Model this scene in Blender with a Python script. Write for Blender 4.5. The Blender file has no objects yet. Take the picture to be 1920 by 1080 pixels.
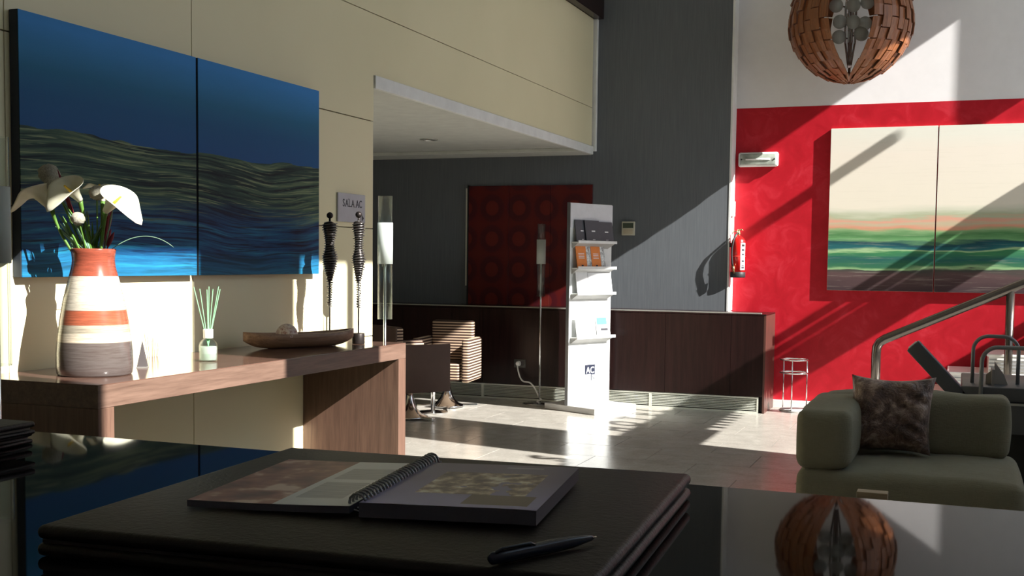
import bpy, math, random
from mathutils import Vector, Matrix
random.seed(7)
PI = math.pi
SC = bpy.context.scene
COL = SC.collection

# ------------------------------------------------------------------ camera
F_PX, YAW, PITCH, ROLL, CAM_H = 2174.2, 0.3668, 0.0637, 0.0114, 1.40
fw = Vector((-math.sin(YAW)*math.cos(PITCH), math.cos(YAW)*math.cos(PITCH), -math.sin(PITCH)))
rt = Vector((math.cos(YAW), math.sin(YAW), 0)); up = rt.cross(fw)
R_ = rt*math.cos(ROLL) + up*math.sin(ROLL); U_ = up*math.cos(ROLL) - rt*math.sin(ROLL)
cam_d = bpy.data.cameras.new('camera'); cam = bpy.data.objects.new('camera', cam_d); COL.objects.link(cam)
m = Matrix((R_, U_, -fw)).transposed().to_4x4(); m.translation = (0, 0, CAM_H)
cam.matrix_world = m
cam_d.sensor_width = 36; cam_d.lens = F_PX/1920*36; cam_d.shift_y = 88/1920; cam_d.clip_start = 0.05
SC.camera = cam

# ------------------------------------------------------------------ light
SUN_DIR = Vector((-1, 0.22, -0.67))          # direction the light travels
world = bpy.data.worlds.new('sky'); SC.world = world; world.use_nodes = True
wn = world.node_tree.nodes; wl = world.node_tree.links
bg = wn['Background']; bg.inputs['Strength'].default_value = 1.75
tcw = wn.new('ShaderNodeTexCoord'); sep = wn.new('ShaderNodeSeparateXYZ'); rmp = wn.new('ShaderNodeValToRGB')
wl.new(tcw.outputs['Generated'], sep.inputs[0]); wl.new(sep.outputs['Z'], rmp.inputs[0]); wl.new(rmp.outputs[0], bg.inputs['Color'])
rmp.color_ramp.elements[0].position = 0.0; rmp.color_ramp.elements[0].color = (.80, .88, .92, 1)
rmp.color_ramp.elements[1].position = 0.8; rmp.color_ramp.elements[1].color = (.40, .62, .90, 1)
sd = bpy.data.lights.new('sun', 'SUN'); sun = bpy.data.objects.new('sun', sd); COL.objects.link(sun)
sun.rotation_euler = SUN_DIR.to_track_quat('-Z', 'Y').to_euler(); sun.location = (9, 4, 9)
sd.energy = 14.5; sd.angle = math.radians(0.35); sd.color = (1, .965, .91)
SC.view_settings.view_transform = 'Standard'; SC.view_settings.look = 'None'
SC.view_settings.exposure = 0.0; SC.view_settings.gamma = 1; SC.view_settings.use_curve_mapping = False

# ------------------------------------------------------------------ helpers
def tag(o, label=None, cat=None, group=None, kind=None):
    if label: o['label'] = label
    if cat: o['category'] = cat
    if group: o['group'] = group
    if kind: o['kind'] = kind
    return o
def thing(name, label, cat, loc=(0, 0, 0), rz=0, group=None):
    o = bpy.data.objects.new(name, None); COL.objects.link(o); o.empty_display_size = .05
    o.location = loc; o.rotation_euler = (0, 0, rz)
    return tag(o, label, cat, group)
def copy_tree(o, parent=None):
    c = o.copy(); COL.objects.link(c); c.parent = parent
    for ch in list(o.children): copy_tree(ch, c)
    return c

class MB:
    def __init__(s): s.v = []; s.f = []
    def add(s, vs, fs):
        n = len(s.v); s.v += [tuple(v) for v in vs]; s.f += [tuple(i+n for i in f) for f in fs]; return s
    def box(s, x0, x1, y0, y1, z0, z1, M=None):
        vs = [Vector((x, y, z)) for x in (x0, x1) for y in (y0, y1) for z in (z0, z1)]
        if M is not None: vs = [M @ v for v in vs]
        return s.add(vs, [(0, 1, 3, 2), (4, 6, 7, 5), (0, 4, 5, 1), (2, 3, 7, 6), (0, 2, 6, 4), (1, 5, 7, 3)])
    def tube(s, pts, r, n=8, close=False, caps=True):
        pts = [Vector(p) for p in pts]; k = len(pts)
        rr = r if isinstance(r, (list, tuple)) else [r]*k
        tans = []
        for i in range(k):
            a = pts[(i-1) % k] if (close or i > 0) else pts[i]
            b = pts[(i+1) % k] if (close or i < k-1) else pts[i]
            tans.append((b-a).normalized())
        t0 = tans[0]; nrm = t0.orthogonal().normalized(); vs = []
        for i in range(k):
            t = tans[i]; nrm = (nrm - t*nrm.dot(t))
            nrm = nrm.normalized() if nrm.length > 1e-6 else t.orthogonal().normalized()
            b = t.cross(nrm)
            for j in range(n):
                a = 2*PI*j/n
                vs.append(pts[i] + (nrm*math.cos(a)+b*math.sin(a))*rr[i])
        fs = []
        for i in range(k if close else k-1):
            for j in range(n):
                a, b2 = i*n+j, i*n+(j+1) % n; c, d = ((i+1) % k)*n+(j+1) % n, ((i+1) % k)*n+j
                fs.append((a, b2, c, d))
        if caps and not close:
            fs.append(tuple(range(n))[::-1]); fs.append(tuple((k-1)*n+j for j in range(n)))
        return s.add(vs, fs)
    def lathe(s, prof, n=32, c=(0, 0, 0), caps=True, M=None):
        vs = []
        for r, z in prof:
            for j in range(n):
                a = 2*PI*j/n; vs.append(Vector((c[0]+r*math.cos(a), c[1]+r*math.sin(a), c[2]+z)))
        if M is not None: vs = [M @ v for v in vs]
        k = len(prof); fs = [(i*n+j, i*n+(j+1) % n, (i+1)*n+(j+1) % n, (i+1)*n+j) for i in range(k-1) for j in range(n)]
        if caps:
            fs.append(tuple(range(n))[::-1]); fs.append(tuple((k-1)*n+j for j in range(n)))
        return s.add(vs, fs)
    def grid(s, fn, nu, nv):
        vs = [fn(i/nu, j/nv) for i in range(nu+1) for j in range(nv+1)]
        fs = [(i*(nv+1)+j, (i+1)*(nv+1)+j, (i+1)*(nv+1)+j+1, i*(nv+1)+j+1) for i in range(nu) for j in range(nv)]
        return s.add(vs, fs)
    def prism(s, poly, y0, y1):       # polygon in (x,z), extruded along y
        n = len(poly)
        vs = [(x, y0, z) for x, z in poly]+[(x, y1, z) for x, z in poly]
        return s.add(vs, [tuple(range(n)), tuple(range(n, 2*n))[::-1]]+[(i, i+n, (i+1) % n+n, (i+1) % n) for i in range(n)])
    def ball(s, c, r, n=16, m=10, sq=(1, 1, 1)):
        return s.lathe([(max(1e-4, r*math.sin(PI*i/m))*1.0, -r*math.cos(PI*i/m)*sq[2]) for i in range(m+1)], n, c)
    def mesh(s, name):
        me = bpy.data.meshes.new(name); me.from_pydata([tuple(v) for v in s.v], [], s.f)
        import bmesh
        bm = bmesh.new(); bm.from_mesh(me); bmesh.ops.remove_doubles(bm, verts=bm.verts, dist=1e-6)
        bmesh.ops.recalc_face_normals(bm, faces=bm.faces); bm.to_mesh(me); bm.free()
        return me
    def build(s, name, mat, parent=None, smooth=False, bevel=0, seg=2, sub=0, solid=0):
        me = s.mesh(name); me.materials.append(mat)
        return link(name, me, parent, smooth, bevel, seg, sub, solid)
def link(name, me, parent=None, smooth=False, bevel=0, seg=2, sub=0, solid=0):
    o = bpy.data.objects.new(name, me); COL.objects.link(o); o.parent = parent
    if smooth:
        for p in me.polygons: p.use_smooth = True
    if solid:
        md = o.modifiers.new('s', 'SOLIDIFY'); md.thickness = solid; md.offset = 0
    if bevel:
        md = o.modifiers.new('b', 'BEVEL'); md.width = bevel; md.segments = seg; md.limit_method = 'ANGLE'
        md.harden_normals = False
        if seg > 1:
            for p in me.polygons: p.use_smooth = True
    if sub:
        md = o.modifiers.new('u', 'SUBSURF'); md.levels = sub; md.render_levels = sub
    return o
def struct(name, mb, mat, bevel=0, parent=None):
    o = mb.build(name, mat, parent, bevel=bevel, seg=1 if bevel else 2); o['kind'] = 'structure'; return o
def B(*a): return MB().box(*a)
def text_mesh(txt, size, ext=.001, align='CENTER', bold=0):
    cu = bpy.data.curves.new('t', 'FONT'); cu.body = txt; cu.size = size; cu.extrude = ext; cu.align_x = align; cu.resolution_u = 3; cu.offset = bold
    ob = bpy.data.objects.new('t', cu); COL.objects.link(ob)
    dg = bpy.context.evaluated_depsgraph_get(); me = bpy.data.meshes.new_from_object(ob.evaluated_get(dg))
    bpy.data.objects.remove(ob); return me
def text_obj(name, txt, size, mat, parent, M, ext=.001, align='CENTER', bold=0):
    me = text_mesh(txt, size, ext, align, bold); me.transform(M); me.materials.clear(); me.materials.append(mat)
    o = bpy.data.objects.new(name, me); COL.objects.link(o); o.parent = parent; return o

# ------------------------------------------------------------------ materials
class NT:
    def __init__(s, name):
        s.m = bpy.data.materials.new(name); s.m.use_nodes = True; s.t = s.m.node_tree
        s.b = s.t.nodes['Principled BSDF']
    def n(s, typ, **kw):
        nd = s.t.nodes.new('ShaderNode'+typ)
        for k, v in kw.items(): setattr(nd, k, v)
        return nd
    def l(s, a, b): s.t.links.new(a, b)
    def val(s, sock, v):
        if hasattr(v, 'is_linked') or isinstance(v, bpy.types.NodeSocket): s.l(v, sock)
        else: sock.default_value = v
    def math(s, op, a, b=0.0, c=0.0, clamp=False):
        nd = s.n('Math', operation=op); nd.use_clamp = clamp
        for i, x in enumerate((a, b, c)): s.val(nd.inputs[i], x)
        return nd.outputs[0]
    def coords(s, kind='Object', scale=(1, 1, 1)):
        if kind == 'World': o = s.n('NewGeometry').outputs['Position']
        else: o = s.n('TexCoord').outputs[kind]
        mp = s.n('Mapping'); s.l(o, mp.inputs[0]); mp.inputs['Scale'].default_value = scale
        return mp.outputs[0]
    def noise(s, vec, scale=5, detail=4, rough=.6, dist=0):
        nd = s.n('TexNoise'); s.l(vec, nd.inputs['Vector']); nd.inputs['Scale'].default_value = scale
        nd.inputs['Detail'].default_value = detail; nd.inputs['Roughness'].default_value = rough; nd.inputs['Distortion'].default_value = dist
        return nd.outputs['Fac']
    def ramp(s, fac, stops, interp='LINEAR'):
        nd = s.n('ValToRGB'); s.l(fac, nd.inputs[0]); cr = nd.color_ramp; cr.interpolation = interp
        while len(cr.elements) < len(stops): cr.elements.new(.5)
        for e, (p, c) in zip(cr.elements, stops):
            e.position = p; e.color = (*c, 1) if len(c) == 3 else c
        return nd.outputs[0]
    def mix(s, fac, a, b, mode='MIX'):
        nd = s.n('Mix', data_type='RGBA', blend_type=mode)
        s.val(nd.inputs[0], fac)
        for i, x in ((6, a), (7, b)):
            if isinstance(x, tuple): nd.inputs[i].default_value = (*x, 1) if len(x) == 3 else x
            else: s.l(x, nd.inputs[i])
        return nd.outputs[2]
    def bump(s, h, strength=.2, dist=.01):
        nd = s.n('Bump'); nd.inputs['Strength'].default_value = strength; nd.inputs['Distance'].default_value = dist
        s.l(h, nd.inputs['Height']); s.l(nd.outputs[0], s.b.inputs['Normal'])
    def set(s, color=None, rough=None, metal=None, spec=None, coat=None):
        b = s.b
        if color is not None:
            if isinstance(color, tuple): b.inputs['Base Color'].default_value = (*color[:3], 1)
            else: s.l(color, b.inputs['Base Color'])
        if rough is not None: s.val(b.inputs['Roughness'], rough)
        if metal is not None: b.inputs['Metallic'].default_value = metal
        if spec is not None: b.inputs['Specular IOR Level'].default_value = spec
        if coat is not None:
            b.inputs['Coat Weight'].default_value = coat; b.inputs['Coat Roughness'].default_value = .08
        return s.m
def plain(name, c, rough=.5, metal=0, spec=.5, vary=.06, scale=8, bump=0, bs=60, coat=None):
    t = NT(name); v = t.coords()
    n = t.noise(v, scale, 3)
    a = tuple(max(0, x*(1-vary)) for x in c); b = tuple(min(1, x*(1+vary)) for x in c)
    col = t.ramp(n, [(.3, a), (.7, b)])
    if bump: t.bump(t.noise(v, bs, 4), bump, .004)
    return t.set(col, rough, metal, spec, coat)
def wood(name, c, c2, rough=.4, axis=1, sc=1.0, coat=None, spec=.5):
    t = NT(name); s = [26*sc]*3; s[axis] = 1.6*sc
    v = t.coords(scale=tuple(s)); n = t.noise(v, 1.6, 6, .62, .3)
    s2 = [120*sc]*3; s2[axis] = 5*sc
    n2 = t.noise(t.coords(scale=tuple(s2)), 1.5, 3, .5)
    f = t.math('ADD', t.math('MULTIPLY', n, .7), t.math('MULTIPLY', n2, .3))
    t.bump(n2, .08, .002)
    return t.set(t.ramp(f, [(.32, c), (.66, c2)]), rough, 0, spec, coat)

M_cream = NT('cream_lacquer_panel')
_v = M_cream.coords('World')
M_cream_col = M_cream.ramp(M_cream.noise(_v, .7, 3), [(.3, (.79, .735, .49)), (.7, (.85, .79, .54))])
M_cream.bump(M_cream.noise(_v, 2.0, 2), .04, .02)
M_cream = M_cream.set(M_cream_col, .33, 0, .4)
M_groove = plain('panel_backing', (.20, .16, .10), .8)
M_white = plain('white_paint', (.78, .80, .79), .5)
M_white_wall = plain('white_plaster', (.80, .79, .80), .85, vary=.02, bump=.05)
M_ceil = plain('ceiling_plaster', (.62, .64, .60), .9)
t = NT('grey_textile_wallpaper'); v = t.coords('World', (60, 60, 1.5)); n = t.noise(v, 2, 4)
n2 = t.noise(t.coords('World'), .9, 3)
c = t.mix(t.math('MULTIPLY', n2, .5), t.ramp(n, [(.3, (.118, .132, .148)), (.7, (.156, .172, .190))]), (.12, .125, .135))
t.bump(n, .15, .003); M_grey = t.set(c, .75, 0, .25)
t = NT('red_stucco'); v = t.coords('World'); n = t.noise(v, 5, 6, .65, 1.2); n2 = t.noise(v, 1.3, 3)
f = t.math('ADD', t.math('MULTIPLY', n, .65), t.math('MULTIPLY', n2, .35))
c = t.ramp(f, [(.30, (.37, .005, .013)), (.52, (.47, .009, .021)), (.72, (.58, .035, .055))])
t.bump(n, .2, .004); M_red = t.set(c, .42, 0, .35)
# floor tile
t = NT('grey_floor_tile'); v = t.coords('World'); n = t.noise(v, 6, 6, .65, .6); n2 = t.noise(v, 60, 3)
c = t.ramp(n, [(.3, (.40, .375, .33)), (.7, (.50, .475, .42))])
M_tile = t.set(t.mix(.15, c, t.ramp(n2, [(.4, (.2, .18, .16)), (.6, (.5, .48, .45))])), t.math('ADD', t.math('MULTIPLY', n, .14), .14), 0, .5)
M_grout = plain('grout', (.10, .09, .08), .9)
M_pave = plain('outdoor_paving', (.35, .33, .30), .9)
M_console = wood('walnut_veneer', (.105, .062, .045), (.215, .135, .10), .35, 1, 1.0, coat=.0)
M_console_top = wood('walnut_veneer_polished', (.10, .055, .04), (.18, .10, .075), .10, 1, 1.0, spec=.6)
M_console_leg = wood('walnut_veneer_upright', (.105, .058, .042), (.20, .115, .08), .38, 2, 1.0)
M_cab = wood('dark_wenge', (.010, .0045, .0045), (.024, .0095, .009), .26, 2, .6, spec=.25)
M_alu = plain('brushed_aluminium', (.62, .63, .60), .35, .7)
M_grille = plain('grille_metal', (.66, .68, .60), .5, .1)
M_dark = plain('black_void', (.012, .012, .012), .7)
M_chrome = plain('chrome', (.80, .81, .82), .12, 1.0, vary=.01)
M_steel = plain('satin_steel', (.55, .55, .54), .25, 1.0, vary=.03)
M_blackpoly = plain('black_polished_stone', (.005, .0055, .007), .03, 0, .19, vary=.2)
M_pad = plain('dark_brown_leather', (.010, .0082, .0075), .45, 0, .28, bump=.25, bs=180)
M_darkred = plain('dark_red_leather_edge', (.010, .004, .004), .6)
M_iron = plain('dark_patina_iron', (.035, .028, .026), .42, .6)
M_wire = plain('blackened_wire', (.24, .23, .22), .3, .9, vary=.5, scale=60)
M_plastic_w = plain('white_plastic', (.80, .80, .78), .4)
M_plastic_c = plain('cream_plastic', (.55, .52, .42), .45)
M_blackpl = plain('black_plastic', (.015, .015, .017), .35)
M_lcd = plain('lcd_screen', (.04, .06, .045), .15)
M_extred = plain('extinguisher_red', (.72, .012, .012), .22, 0, .6, coat=.5)
M_brass = plain('brass', (.65, .48, .25), .3, 1)
M_rubber = plain('black_rubber', (.02, .02, .022), .5)
M_paper = plain('white_paper', (.82, .83, .84), .6)
M_ink = plain('dark_ink', (.04, .04, .05), .7)
M_brochure = plain('charcoal_card', (.055, .06, .075), .45)
M_orange = plain('orange_card', (.75, .22, .03), .45)
M_teal = plain('teal_print', (.10, .45, .48), .5)
M_liftgrey = plain('lift_grey_metal', (.085, .09, .10), .45, .2)
M_lifttube = plain('lift_grey_tube', (.26, .27, .275), .35, .3)
M_hand = plain('bronze_handrail', (.14, .125, .11), .22, .9)
M_marble = plain('white_marble', (.80, .79, .76), .4)
M_green = plain('green_stem', (.10, .22, .035), .5)
M_green2 = plain('grey_green_blade', (.16, .30, .20), .5)
M_burg = plain('burgundy_spike', (.20, .015, .03), .7)
M_palewood = wood('pale_wood', (.38, .30, .19), (.55, .45, .30), .5, 0)
M_bowl = wood('dark_rattan_wood', (.16, .085, .05), (.42, .26, .17), .5, 1, 1.4)
M_veneer = wood('orange_veneer', (.15, .055, .024), (.33, .12, .045), .36, 2, 1.2)
t = NT('calla_white'); t.b.inputs['Subsurface Weight'].default_value = .25; t.b.inputs['Subsurface Radius'].default_value = (.01, .01, .006)
M_calla = t.set(t.ramp(t.noise(t.coords(), 9, 3), [(.3, (.72, .70, .50)), (.7, (.84, .83, .70))]), .45)
M_spadix = plain('yellow_spadix', (.75, .50, .05), .6)
t = NT('fluffy_ball'); n = t.noise(t.coords(), 160, 5, .8); t.bump(n, 1.0, .01)
M_fluff = t.set(t.ramp(n, [(.35, (.40, .37, .27)), (.6, (.70, .68, .56))]), .9)

def glassy(name, tint, rough=0.0, gloss=.14, haze=0.0):
    t = NT(name); nt = t.t
    tr = t.n('BsdfTransparent'); tr.inputs[0].default_value = (*tint, 1)
    gl = t.n('BsdfGlossy'); gl.inputs['Roughness'].default_value = rough
    fr = t.n('LayerWeight'); fr.inputs[0].default_value = .5
    geo = t.n('NewGeometry')
    f = t.math('ADD', t.math('MULTIPLY', t.math('POWER', fr.outputs['Facing'], 5.0), .85), .045, clamp=True)
    mx = t.n('MixShader'); t.l(f, mx.inputs[0]); t.l(tr.outputs[0], mx.inputs[1]); t.l(gl.outputs[0], mx.inputs[2])
    out = nt.nodes['Material Output']
    if haze:
        tl = t.n('BsdfTranslucent'); tl.inputs[0].default_value = (.86, .90, .88, 1)
        df = t.n('BsdfDiffuse'); df.inputs[0].default_value = (.80, .84, .82, 1)
        m1 = t.n('MixShader'); m1.inputs[0].default_value = .5; t.l(tl.outputs[0], m1.inputs[1]); t.l(df.outputs[0], m1.inputs[2])
        m2 = t.n('MixShader'); m2.inputs[0].default_value = haze; t.l(mx.outputs[0], m2.inputs[1]); t.l(m1.outputs[0], m2.inputs[2])
        t.l(m2.outputs[0], out.inputs[0])
    else: t.l(mx.outputs[0], out.inputs[0])
    return t.m
M_glass = glassy('clear_glass', (.93, .96, .95))
M_frost = glassy('frosted_glass', (.9, .93, .92), .3, haze=.85)
M_liquid = glassy('pale_green_liquid', (.85, .95, .75), haze=.7)
M_globe = glassy('opal_glass_globe', (.85, .9, .86), .05, haze=.6)

# paintings -----------------------------------------------------------
t = NT('sea_painting_print')
pos = t.n('NewGeometry').outputs['Position']; sx = t.n('SeparateXYZ'); t.l(pos, sx.inputs[0])
u = t.math('DIVIDE', t.math('SUBTRACT', sx.outputs[1], 3.62), 2.32)
vv = t.math('DIVIDE', t.math('SUBTRACT', sx.outputs[2], 1.31), 1.06)
warp = t.noise(t.coords('World', (1, 1.1, 1.1)), 1.6, 2)
hor = t.math('ADD', .565, t.math('MULTIPLY', t.math('SUBTRACT', warp, .5), .10))
sky = t.ramp(vv, [(.56, (.012, .09, .30)), (.70, (.010, .11, .30)), (.80, (.014, .16, .34)), (.86, (.03, .22, .50)), (.97, (.05, .29, .75))])
sky = t.mix(t.math('MULTIPLY', t.noise(t.coords('World', (1, .6, 3)), 2.2, 4), .35), sky, (.01, .12, .20))
cw = t.n('CombineXYZ')
bend = t.math('MULTIPLY', t.noise(t.coords('World', (1, .9, .9)), .9, 2), 8.0)
bend2 = t.math('MULTIPLY', t.math('SINE', t.math('ADD', t.math('MULTIPLY', u, 7.5), t.math('MULTIPLY', vv, 6.0))), .5)
t.l(t.math('MULTIPLY', u, 2.4), cw.inputs[0])
t.l(t.math('ADD', t.math('ADD', t.math('MULTIPLY', vv, 34.0), bend), bend2), cw.inputs[1])
st = t.noise(cw.outputs[0], 1.0, 6, .66, .25)
cw2 = t.n('CombineXYZ'); t.l(t.math('MULTIPLY', u, 5.0), cw2.inputs[0]); t.l(t.math('ADD', t.math('MULTIPLY', vv, 95.0), t.math('MULTIPLY', bend, 2.6)), cw2.inputs[1])
st2 = t.noise(cw2.outputs[0], 1.0, 4, .6, .2)
land = t.ramp(st, [(.38, (.004, .014, .022)), (.46, (.015, .045, .045)), (.53, (.045, .10, .075)), (.62, (.15, .21, .12))])
land = t.mix(t.ramp(st2, [(.57, (0, 0, 0)), (.62, (.8, .8, .8))]), land, (.26, .33, .19))
sea = t.ramp(st, [(.38, (.004, .014, .05)), (.46, (.008, .06, .17)), (.54, (.010, .10, .22)), (.66, (.02, .22, .36))])
sea = t.mix(t.ramp(st2, [(.55, (0, 0, 0)), (.61, (.85, .85, .85))]), sea, (.006, .012, .035))
isle = t.ramp(t.math('ADD', vv, t.math('MULTIPLY', t.math('SUBTRACT', st, .5), .30)), [(.24, (1, 1, 1)), (.36, (0, 0, 0))])
low = t.mix(isle, land, sea)
low = t.mix(t.ramp(vv, [(.0, (.35, .35, .35)), (.12, (0, 0, 0))]), low, (.03, .26, .42))  # sunlit cyan along the bottom edge, painted into the print
isk = t.math('GREATER_THAN', t.math('ADD', vv, t.math('MULTIPLY', t.math('SUBTRACT', st2, .5), .02)), hor)
M_sea = t.set(t.mix(isk, low, sky), .45, 0, .12)
t = NT('meadow_painting_print')
pos = t.n('NewGeometry').outputs['Position']; sx = t.n('SeparateXYZ'); t.l(pos, sx.inputs[0])
vv = t.math('DIVIDE', t.math('SUBTRACT', sx.outputs[2], 1.15), 1.56)
w1 = t.noise(t.coords('World', (.9, 1, 7)), 1.7, 4, .55); w2 = t.noise(t.coords('World', (.8, 1, .8)), 1.5, 1)
vw = t.math('ADD', vv, t.math('ADD', t.math('MULTIPLY', t.math('SUBTRACT', w1, .5), .10), t.math('MULTIPLY', t.math('SUBTRACT', w2, .5), .05)))
c = t.ramp(vw, [(.0, (.05, .03, .035)), (.10, (.10, .06, .06)), (.125, (.055, .06, .05)), (.135, (.30, .50, .24)), (.155, (.04, .16, .08)),
                (.20, (.02, .11, .10)), (.235, (.05, .22, .09)), (.245, (.36, .55, .28)), (.262, (.02, .13, .14)), (.295, (.012, .06, .08)),
                (.315, (.16, .36, .15)), (.34, (.08, .22, .08)), (.37, (.22, .38, .18)), (.39, (.66, .30, .20)), (.42, (.50, .44, .30)), (.445, (.68, .34, .25)),
                (.46, (.42, .46, .31)), (.49, (.62, .62, .50)), (.53, (.76, .71, .60)), (.85, (.78, .72, .63)), (1.0, (.74, .75, .67))])
c = t.mix(t.ramp(t.noise(t.coords('World', (1, 1, 26)), 1.8, 5, .7), [(.55, (0, 0, 0)), (.75, (.35, .35, .35))]), c, (.60, .56, .46))
M_meadow = t.set(c, .75, 0, .2)
# retro circle panel
t = NT('red_circle_wallpaper')
pos = t.n('NewGeometry').outputs['Position']; sx = t.n('SeparateXYZ'); t.l(pos, sx.inputs[0])
fx = t.math('SUBTRACT', t.math('FRACT', t.math('DIVIDE', t.math('ADD', sx.outputs[0], 9.985), .305)), .5)
fz = t.math('SUBTRACT', t.math('FRACT', t.math('DIVIDE', t.math('ADD', sx.outputs[2], .155), .325)), .5)
d = t.math('SQRT', t.math('ADD', t.math('MULTIPLY', fx, fx), t.math('MULTIPLY', fz, fz)))
M_circ = t.set(t.ramp(d, [(.0, (.13, .012, .008)), (.22, (.12, .010, .008)), (.26, (.055, .003, .007)), (.42, (.065, .004, .008)), (.46, (.09, .005, .006)), (.7, (.11, .008, .006))]), .5, 0, .3)
# striped upholstery
def stripes(name, axis_scale=1.0):
    t = NT(name); pos = t.n('TexCoord').outputs['Object']; sx = t.n('SeparateXYZ'); t.l(pos, sx.inputs[0])
    f = t.math('FRACT', t.math('DIVIDE', sx.outputs[2], .0265))
    c = t.ramp(f, [(.0, (.50, .36, .25)), (.36, (.62, .46, .33)), (.44, (.05, .028, .022)), (.93, (.05, .028, .022)), (1, (.5, .36, .25))])
    t.bump(t.noise(t.coords(), 200, 2), .15, .003)
    return t.set(c, .85, 0, .2)
M_stripe = stripes('striped_upholstery')
M_brownfab = plain('dark_brown_upholstery', (.075, .042, .032), .75, bump=.2, bs=250)
# sofa fabric
t = NT('olive_corduroy'); v = t.coords(scale=(1, 1, 1)); n = t.noise(v, 3.5, 4)
a = t.noise(t.coords(scale=(420, 420, 30)), 1, 2); b = t.noise(t.coords(scale=(30, 30, 420)), 1, 2)
h = t.math('ADD', a, b)
c = t.mix(t.math('MULTIPLY', h, .5), t.ramp(n, [(.3, (.215, .195, .13)), (.7, (.32, .295, .20))]), (.35, .335, .245))
t.bump(t.math('ADD', h, t.math('MULTIPLY', t.noise(t.coords(scale=(3, 3, 9)), 3, 3), 2.0)), .6, .006); t.b.inputs['Sheen Weight'].default_value = .12; t.b.inputs['Sheen Roughness'].default_value = .5
M_sofa = t.set(c, .9, 0, .15)
t = NT('brown_crushed_velvet'); v = t.coords(); n = t.noise(v, 11, 6, .7, .5)
t.b.inputs['Sheen Weight'].default_value = .3; t.b.inputs['Sheen Tint'].default_value = (.8, .7, .65, 1)
t.bump(n, 1.0, .05); M_velvet = t.set(t.ramp(n, [(.38, (.09, .045, .032)), (.50, (.23, .13, .095)), (.62, (.62, .46, .37))]), .32, 0, .6)  # palest ramp tone paints the pile's highlights into the colour
# vase
t = NT('banded_vase_glaze'); pos = t.n('TexCoord').outputs['Object']; sx = t.n('SeparateXYZ'); t.l(pos, sx.inputs[0])
ang = t.math('ARCTAN2', sx.outputs[1], sx.outputs[0])
cw = t.n('CombineXYZ'); t.l(t.math('MULTIPLY', t.math('COSINE', ang), 1.2), cw.inputs[0]); t.l(t.math('MULTIPLY', t.math('SINE', ang), 1.2), cw.inputs[1]); t.l(t.math('MULTIPLY', sx.outputs[2], 170.0), cw.inputs[2])
n = t.noise(cw.outputs[0], 1.0, 5, .7)
zz = t.math('DIVIDE', t.math('ADD', sx.outputs[2], t.math('MULTIPLY', t.math('SUBTRACT', n, .5), .004)), .50)
bands = t.ramp(zz, [(0, (.10, .085, .08)), (.265, (.13, .11, .10)), (.27, (.72, .62, .47)), (.335, (.72, .64, .50)), (.34, (.42, .38, .29)), (.40, (.48, .43, .33)),
                    (.405, (.42, .115, .06)), (.515, (.40, .10, .05)), (.52, (.60, .55, .45)), (.73, (.74, .68, .56)), (.78, (.78, .70, .58)), (.785, (.34, .08, .045)), (1, (.30, .07, .04))], 'LINEAR')
c = t.mix(t.ramp(n, [(.42, (.0, .0, .0)), (.62, (.62, .62, .62))]), bands, t.mix(.65, bands, (.04, .02, .015)))
M_vase = t.set(c, .22, 0, .5, coat=.4)
t = NT('speckled_stone'); n = t.noise(t.coords(), 60, 5, .7)
M_speck = t.set(t.ramp(n, [(.38, (.30, .12, .10)), (.47, (.55, .42, .36)), (.6, (.70, .60, .52))]), .35)

# ================================================================== SETTING
H_ROOM = 6.6
XW = -3.54
fl = struct('floor', B(-8.2, 3.2, -2.7, 12.0, -.20, -.014), M_grout)
tw, td = .74, .50
tile_me = B(-tw/2+.002, tw/2-.002, -td/2+.002, td/2-.002, -.013, 0).mesh('tile'); tile_me.materials.append(M_tile)
row = 0; y = 4.48+td/2
while y < 11.9:
    off = 0 if row % 2 else tw/2
    x = -2.78+tw/2+off-tw*6
    while x < 3.0:
        if not (y < 6.6 and x < XW) and x > -7.2:
            link('tile', tile_me, fl).location = (x, y, random.uniform(-.0006, 0))
        x += tw
    row += 1; y += td
far_floor = B(-8.2, 3.2, -2.7, 4.478, -.013, -.001).box(-8.2, -7.4, 4.48, 11.5, -.013, -.001)
far_floor.build('floor_field', M_tile, fl)['kind'] = 'stuff'
struct('trim_1', B(-2.13, 3.2, 11.64, 11.70, 0, .05), M_marble)

# left wall: backing + cladding panels as parts
wlft = struct('wall_left', B(XW-.16, XW-.012, -2.6, 6.68, 0, H_ROOM).box(XW-.16, XW-.012, 6.68, 11.49, 2.56, H_ROOM), M_groove)
zs = [0, .905, 1.597, 2.283, 2.965, 3.86]; ys = [-2.6, -.1, 1.2, 2.42, 3.60, 4.80, 6.69]
for i in range(4):
    for j in range(6):
        if i == 3 and j == 5: continue
        B(XW-.012, XW, ys[j]+.002, ys[j+1]-.002, zs[i]+.003, zs[i+1]-.003).build('panel', M_cream, wlft, bevel=.0015, seg=1)
for j in range(5): B(XW-.012, XW, ys[j]+.002, ys[j+1]-.002, 2.968, 3.857).build('panel', M_cream, wlft, bevel=.0015, seg=1)
B(XW-.012, XW, 4.802, 11.42, 2.968, 3.857).build('panel', M_cream, wlft, bevel=.0015, seg=1)
Lp = [(4.802, 2.286), (6.69, 2.286), (6.69, 2.578), (11.42, 2.578), (11.42, 2.962), (4.802, 2.962)]
lm_ = MB(); lm_.add([(x_, y_, z_) for x_ in (XW-.012, XW) for y_, z_ in Lp], [(0, 1, 2, 3, 4, 5), (11, 10, 9, 8, 7, 6)]+[(i, i+6, (i+1) % 6+6, (i+1) % 6) for i in range(6)])
lm_.build('panel', M_cream, wlft)
B(XW-.012, XW, -2.6, 11.42, 4.06, H_ROOM-.02).build('upper_panel', M_cream, wlft)
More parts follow.
